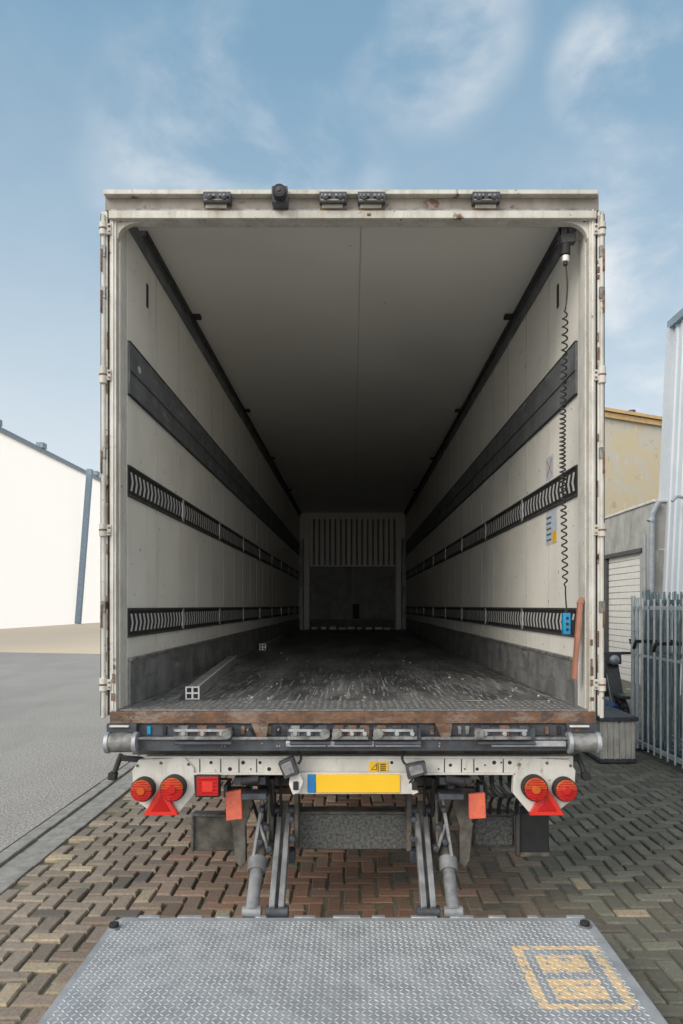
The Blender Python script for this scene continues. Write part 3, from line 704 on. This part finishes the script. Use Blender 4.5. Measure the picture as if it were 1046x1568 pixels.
# metal-clad warehouse on the right
Wh = empty('metal_warehouse')
M['clad'] = mat('pale_cladding', (.56, .60, .64), (.50, .55, .60), scale=.6, rough=.4, metal=.0, bump=.02)
M['trim'] = mat('blue_grey_trim', (.22, .28, .34), rough=.5)
b = B('walls', Wh); xb, xt, zt = 6.50, 6.86, CZ+5.95
vs = []; n = 0; y = 16.0; prof = []
while y > -6: prof += [(y, 0), (y-.16, 0), (y-.18, .035), (y-.26, .035), (y-.28, 0)]; y -= .28
vs = [(xb-dx, yy, -.03) for yy, dx in prof]+[(xt-dx, yy, zt) for yy, dx in prof]; n = len(prof)
b.add(vs, [(k, k+1, n+k+1, n+k) for k in range(n-1)], 'clad')
b.add([(xb, 16, -.03), (20, 16, -.03), (20, 16, zt+1.5), (xt, 16, zt)], [(0,1,2,3)], 'clad'); b.done(smooth=False)
b = B('roof_trim', Wh); b.beam((xt-.03, -6, zt+.06), (xt-.03, 16.05, zt+.06), .18, .16, 'trim'); b.beam((xb-.05, 16.02, 0), (xt-.05, 16.02, zt), .14, .14, 'clad', up=(0,1,0)); b.done()
b = B('downpipe', Wh); M['pipe'] = mat('grey_pipe', (.32, .35, .38), rough=.45)
b.cyl((6.30, 15.85, 0), (6.34, 15.85, 3.75), .06, 'pipe', 14); b.cyl((6.34, 15.85, 3.7), (6.48, 15.85, 3.98), .06, 'pipe', 14); b.cyl((6.30, 15.85, 3.55), (6.34, 15.85, 3.62), .085, 'pipe', 14)
b.cyl((6.2, 15.9, 0), (6.2, 15.9, 3.3), .035, 'pipe', 10)
b.tube([(6.75, 14.9, 3.9), (6.45, 14.9, 3.95), (6.35, 14.9, 3.85)], .03, 'pipe'); b.done()

# stucco building
St = empty('stucco_building')
def stc(nt, co, col, bs):
    p = mrange(nt, noise(nt, co, 1.1, 9, .65), .46, .56)
    c = mixc(nt, p, (.66, .55, .37), (.62, .57, .47))
    c = mixc(nt, mrange(nt, noise(nt, co, 2.6, 9, .7), .58, .66), c, (.46, .42, .35))
    return mixc(nt, mrange(nt, noise(nt, mapping(nt, co, (1, 1, .4)), 3.6, 9, .75), .60, .64), c, (.72, .66, .56))
M['stucco'] = mat('patched_stucco', (.6,.5,.3), rough=.9, bump=.4, bscale=12, build=stc)
M['fascia'] = mat('yellow_fascia', (.72, .46, .20), rough=.6)
b = B('walls', St)
p0, p1 = Vector((4.6, 20.6)), Vector((12.5, 24.7)); zt = CZ+5.7
nrm = Vector((p1.y-p0.y, -(p1.x-p0.x))).normalized(); q0, q1 = p0-nrm*8, p1-nrm*8
def prism4(b, a0, a1, c1, c0, z0, z1, m):
    b.add([(a0.x,a0.y,z0),(a1.x,a1.y,z0),(c1.x,c1.y,z0),(c0.x,c0.y,z0),(a0.x,a0.y,z1),(a1.x,a1.y,z1),(c1.x,c1.y,z1),(c0.x,c0.y,z1)], [(0,1,5,4),(1,2,6,5),(2,3,7,6),(3,0,4,7),(4,5,6,7)], m)
prism4(b, p0, p1, q1, q0, -.03, zt, 'stucco'); b.done()
b = B('fascia', St); e = nrm*.18; prism4(b, p0+e, p1+e, q1, q0, zt+.003, zt+.10, 'fascia'); prism4(b, p0+e*.6, p1+e*.6, q1, q0, zt-.16, zt, 'fascia')
b.done()
b = B('roof_vent', St); x, z = 8.65, zt; b.cyl((x, 23.2, z), (x, 23.2, z+.32), .06, 'steel', 10); b.cyl((x, 23.2, z+.28), (x, 23.2, z+.36), .11, 'steel', 12); b.done()

# concrete garage annex
An = empty('concrete_garage')
M['conc2'] = mat('weathered_concrete', (.42, .42, .39), (.32, .32, .30), scale=2, rough=.9, grime=.7, gscale=(1, 1, .3), bump=.3)
b = B('walls', An); xa = 6.42; zt = CZ+2.21; zo = CZ+1.19
b.box(xa, xa+5, 15.95, 25, zo+.02, zt, 'conc2'); b.box(xa, xa+.25, 15.95, 16.75, -.03, zo+.02, 'conc2'); b.box(xa, xa+.25, 19.1, 25, -.03, zo+.02, 'conc2')
b.box(xa-.04, xa+.4, 15.9, 25, zt, zt+.06, 'white'); b.box(xa-.05, xa+.1, 16.6, 25, zo, zo+.10, 'steel'); b.box(xa-.02, xa+.1, 18.95, 19.1, 0, zo, 'dark')
b.done(.01)
b = B('roller_door', An); M['slat'] = mat('door_slats', (.74, .73, .69), (.68, .67, .64), rough=.5)
z = 0.0
while z < zo-.02: b.box(xa+.06, xa+.12, 16.75, 18.95, z, z+.14, 'slat'); z += .15
b.box(xa+.09, xa+.13, 16.75, 18.95, 0, zo, 'worn'); b.done(.008)

# galvanised fence panels stacked by the wall
def fence(x, y0, y1, lean, h=1.95, m='galv', sp=.105, cap=True):
    b = B('fence_panel'); f = lambda y, z: (x+lean*z+(.02*math.sin(y*2)), y, z+.03)
    for z in (.08, h-.12): b.beam(f(y0, z), f(y1, z), .03, .045, m)
    b.beam(f(y0, h*.62), f(y1, h*.62), .02, .03, m)
    b.cyl(f(y0, 0), f(y0, h+.03), .027, m, 12); b.cyl(f(y1, 0), f(y1, h+.03), .027, m, 12); b.cyl(f(y1-.16, 0), f(y1-.16, h), .02, m, 10)
    y = y0+sp
    while y < y1-.2:
        b.cyl(f(y, .02), f(y, h-.02+random.uniform(-.02, .02)), .013, m, 8)
        y += sp
    b.box(x-.18, x+.18, y0+.02, y0+.10, .0, .035, 'steel'); b.box(x-.18, x+.18, y1-.10, y1-.02, 0, .035, 'steel'); b.done()
random.seed(3)
M['galv_w'] = mat('bright_galvanised', (.58, .62, .64), (.46, .51, .54), scale=12, rough=.45, metal=.2, rust=.04)
M['galv_b'] = mat('blue_galvanised', (.34, .45, .48), (.23, .32, .36), scale=12, rough=.45, metal=.3, rust=.05)
M['galv_d'] = mat('dull_galvanised', (.20, .25, .27), (.13, .17, .19), scale=12, rough=.5, metal=.3, rust=.10)
for i, (x, ln) in enumerate(((3.50, .0), (3.62, .03), (3.74, -.01), (3.90, .045), (4.04, .0), (4.22, .035), (4.40, .01), (4.62, .03), (4.86, 0))):
    fence(x, 7.0+random.uniform(-.3, .3), 9.30+i*.07+random.uniform(-.1, .15), ln, 1.84+random.uniform(-.05, .08), ('galv_w', 'galv_d', 'galv_b', 'galv_w')[i % 4], random.choice((.12, .15, .18)))
b = B('fence_clamp')
for y in (7.7, 8.5, 9.1):
    b.box(3.44, 4.45, y, y+.03, 1.32, 1.36, 'black'); b.cyl((3.44, y, 1.34), (3.44, y+.06, 1.25), .02, 'black', 8)
b.done(.003)

# low metal crate
b = B('metal_crate'); x0, x1 = 2.80, 3.20; y0, y1 = 8.45, 9.4
b.box(x0, x1, y0+.02, y1, .04, .47, 'white2')
for k in range(6): b.box(x0+.015+k*.066, x0+.045+k*.066, y0, y0+.03, .04, .46, 'white2')
b.box(x0-.02, x1+.02, y0-.02, y1+.02, .47, .52, 'steel'); b.box(x0-.01, x1+.01, y0-.01, y1, 0, .04, 'steel'); b.done(.006)

# parked scooter
Sc = B('motor_scooter'); M['bluep'] = mat('blue_tarp', (.02, .07, .20), rough=.5)
X = 3.54
for y in (9.9, 11.15):
    for k in range(20):
        a0, a1 = 2*math.pi*k/20, 2*math.pi*(k+1)/20
        Sc.cyl((X, y+.24*math.cos(a0), .29+.24*math.sin(a0)), (X, y+.24*math.cos(a1), .29+.24*math.sin(a1)), .05, 'black', 10)
    Sc.cyl((X-.05, y, .29), (X+.05, y, .29), .07, 'galv', 14)
    for k in range(6): Sc.beam((X, y, .29), (X, y+.22*math.cos(k*1.05), .29+.22*math.sin(k*1.05)), .02, .02, 'galv')
Sc.beam((X, 9.95, .34), (X, 10.25, .95), .16, .12, 'dark', up=(0,1,0)); Sc.beam((X, 10.2, .25), (X, 11.1, .3), .22, .12, 'dark')
Sc.beam((X, 10.55, .62), (X, 11.3, .72), .26, .26, 'dark'); Sc.beam((X, 10.5, .80), (X, 11.3, .87), .24, .09, 'black'); Sc.beam((X, 10.24, .9), (X, 10.3, 1.12), .06, .06, 'black', up=(0,1,0))
Sc.beam((X-.34, 10.34, 1.12), (X+.34, 10.34, 1.12), .035, .035, 'black'); Sc.beam((X, 10.18, .98), (X, 10.2, 1.14), .2, .10, 'dark', up=(0,1,0)); Sc.dome((X, 10.13, 1.04), .07, .04, 'galv')
Sc.beam((X, 9.72, .58), (X, 10.1, .60), .13, .04, 'dark')
for s in (-1, 1): Sc.cyl((X+s*.3, 10.34, 1.12), (X+s*.32, 10.32, 1.26), .008, 'black', 6); Sc.beam((X+s*.32-.05, 10.31, 1.28), (X+s*.32+.05, 10.31, 1.30), .02, .07, 'black'); Sc.beam((X+s*.07, 9.9, .3), (X+s*.07, 10.2, .85), .03, .03, 'galv', up=(0,1,0))
Sc.beam((X-.1, 10.7, 0.01), (X-.14, 10.9, .3), .02, .02, 'black'); Sc.box(X-.14, X+.16, 11.3, 11.6, .85, 1.1, 'dark'); Sc.done(.02, seg=2)
b = B('blue_tarpaulin')
vs = []; n = 12
for j in range(n):
    for i in range(n):
        u, v = i/(n-1), j/(n-1); vs.append((2.78+u*.62, 9.5+v*.35, .50+.10*math.sin(u*3.1)*math.sin(v*3.1)+random.uniform(-.02, .02)))
b.add(vs, [(j*n+i, j*n+i+1, (j+1)*n+i+1, (j+1)*n+i) for j in range(n-1) for i in range(n-1)], 'bluep')
b.box(2.8, 3.38, 9.52, 9.83, 0, .5, 'bluep'); b.done()

# ------------------------------------------------------------------ light
el = math.radians(32); hz = Vector((-.74, -.67)).normalized()      # hazy sun behind the viewer's left shoulder
sd = Vector((hz.x*math.cos(el), hz.y*math.cos(el), math.sin(el)))
sun = bpy.data.lights.new('sun', 'SUN'); sun.energy = 2.0; sun.angle = math.radians(30); sun.color = (1, .90, .78)
so = bpy.data.objects.new('sun', sun); scene.collection.objects.link(so); so.rotation_euler = (-sd).to_track_quat('-Z', 'Y').to_euler()

w = bpy.data.worlds.new('World'); scene.world = w; w.use_nodes = True; nt = w.node_tree
bg = nt.nodes['Background']; bg.inputs['Strength'].default_value = .15
sk = nn(nt, 'ShaderNodeTexSky'); sk.sky_type = 'NISHITA'; sk.sun_disc = False; sk.sun_elevation = el; sk.sun_rotation = math.atan2(hz.x, hz.y)
sk.air_density = 1.0; sk.dust_density = .8; sk.ozone_density = 1.0
co = nn(nt, 'ShaderNodeTexCoord').outputs['Generated']
sep = nn(nt, 'ShaderNodeSeparateXYZ'); nt.links.new(co, sep.inputs[0]); X_, Y_, Z_ = sep.outputs
den = math_(nt, 'ADD', math_(nt, 'MAXIMUM', Z_, 0.0), .25)
cmb = nn(nt, 'ShaderNodeCombineXYZ'); nt.links.new(math_(nt, 'DIVIDE', X_, den), cmb.inputs[0]); nt.links.new(math_(nt, 'DIVIDE', Y_, den), cmb.inputs[1])
pc = cmb.outputs[0]
cl = mrange(nt, noise(nt, mapping(nt, pc, (1.3, 1.2, 1), (0, 0, .5), (2.3, .7, 0)), 2.8, 10, .56, .25), .40, .78)
def blob(v, a):
    vv = Vector(v).normalized(); dt = nn(nt, 'ShaderNodeVectorMath', operation='DOT_PRODUCT'); nt.links.new(co, dt.inputs[0]); dt.inputs[1].default_value = vv
    return mrange(nt, dt.outputs['Value'], math.cos(math.radians(a)), 1)
tot = None
for v, a in (((-.15, 1, .58), 11), ((.42, 1, .44), 12), ((.44, 1, .24), 13), ((.1, 1, .78), 7), ((.36, 1, .71), 5), ((.2, -1, .5), 60)):
    m_ = blob(v, a); tot = m_ if tot is None else math_(nt, 'MAXIMUM', tot, m_)
cf = math_(nt, 'MULTIPLY', cl, math_(nt, 'ADD', math_(nt, 'MULTIPLY', tot, .95), .08))
haze = mrange(nt, Z_, .70, -.02); haze = math_(nt, 'POWER', haze, 1.15)
left = mrange(nt, X_, .2, -.5, 0, .08); haze = math_(nt, 'MINIMUM', math_(nt, 'MULTIPLY', haze, math_(nt, 'ADD', left, .90)), 1.0)
skc = mixc(nt, .75, sk.outputs[0], (1.55, 2.85, 3.95))
skc = mixc(nt, haze, skc, (5.4, 5.8, 6.05))
skc = mixc(nt, cf, skc, (5.9, 6.05, 6.15))
# unseen sky behind viewer, neutralised and boosted as added light for the interior
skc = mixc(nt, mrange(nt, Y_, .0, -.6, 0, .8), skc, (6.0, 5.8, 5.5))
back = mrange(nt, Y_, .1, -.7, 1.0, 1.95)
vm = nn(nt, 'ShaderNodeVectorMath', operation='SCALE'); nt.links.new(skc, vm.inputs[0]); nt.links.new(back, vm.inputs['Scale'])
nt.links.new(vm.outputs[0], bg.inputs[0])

# ------------------------------------------------------------------ camera
cam = bpy.data.cameras.new('camera'); co_ = bpy.data.objects.new('camera', cam); scene.collection.objects.link(co_)
co_.location = (0, 0, CZ); co_.rotation_euler = (math.radians(90), 0, 0)
cam.sensor_fit = 'VERTICAL'; cam.sensor_height = 36; cam.sensor_width = 24; cam.lens = F/1568*36
cam.shift_y = (928-784)/1568; cam.shift_x = -17/1568; cam.clip_start = .05; cam.clip_end = 4000
scene.camera = co_
scene.view_settings.view_transform = 'Standard'; scene.view_settings.look = 'None'; scene.view_settings.exposure = 0
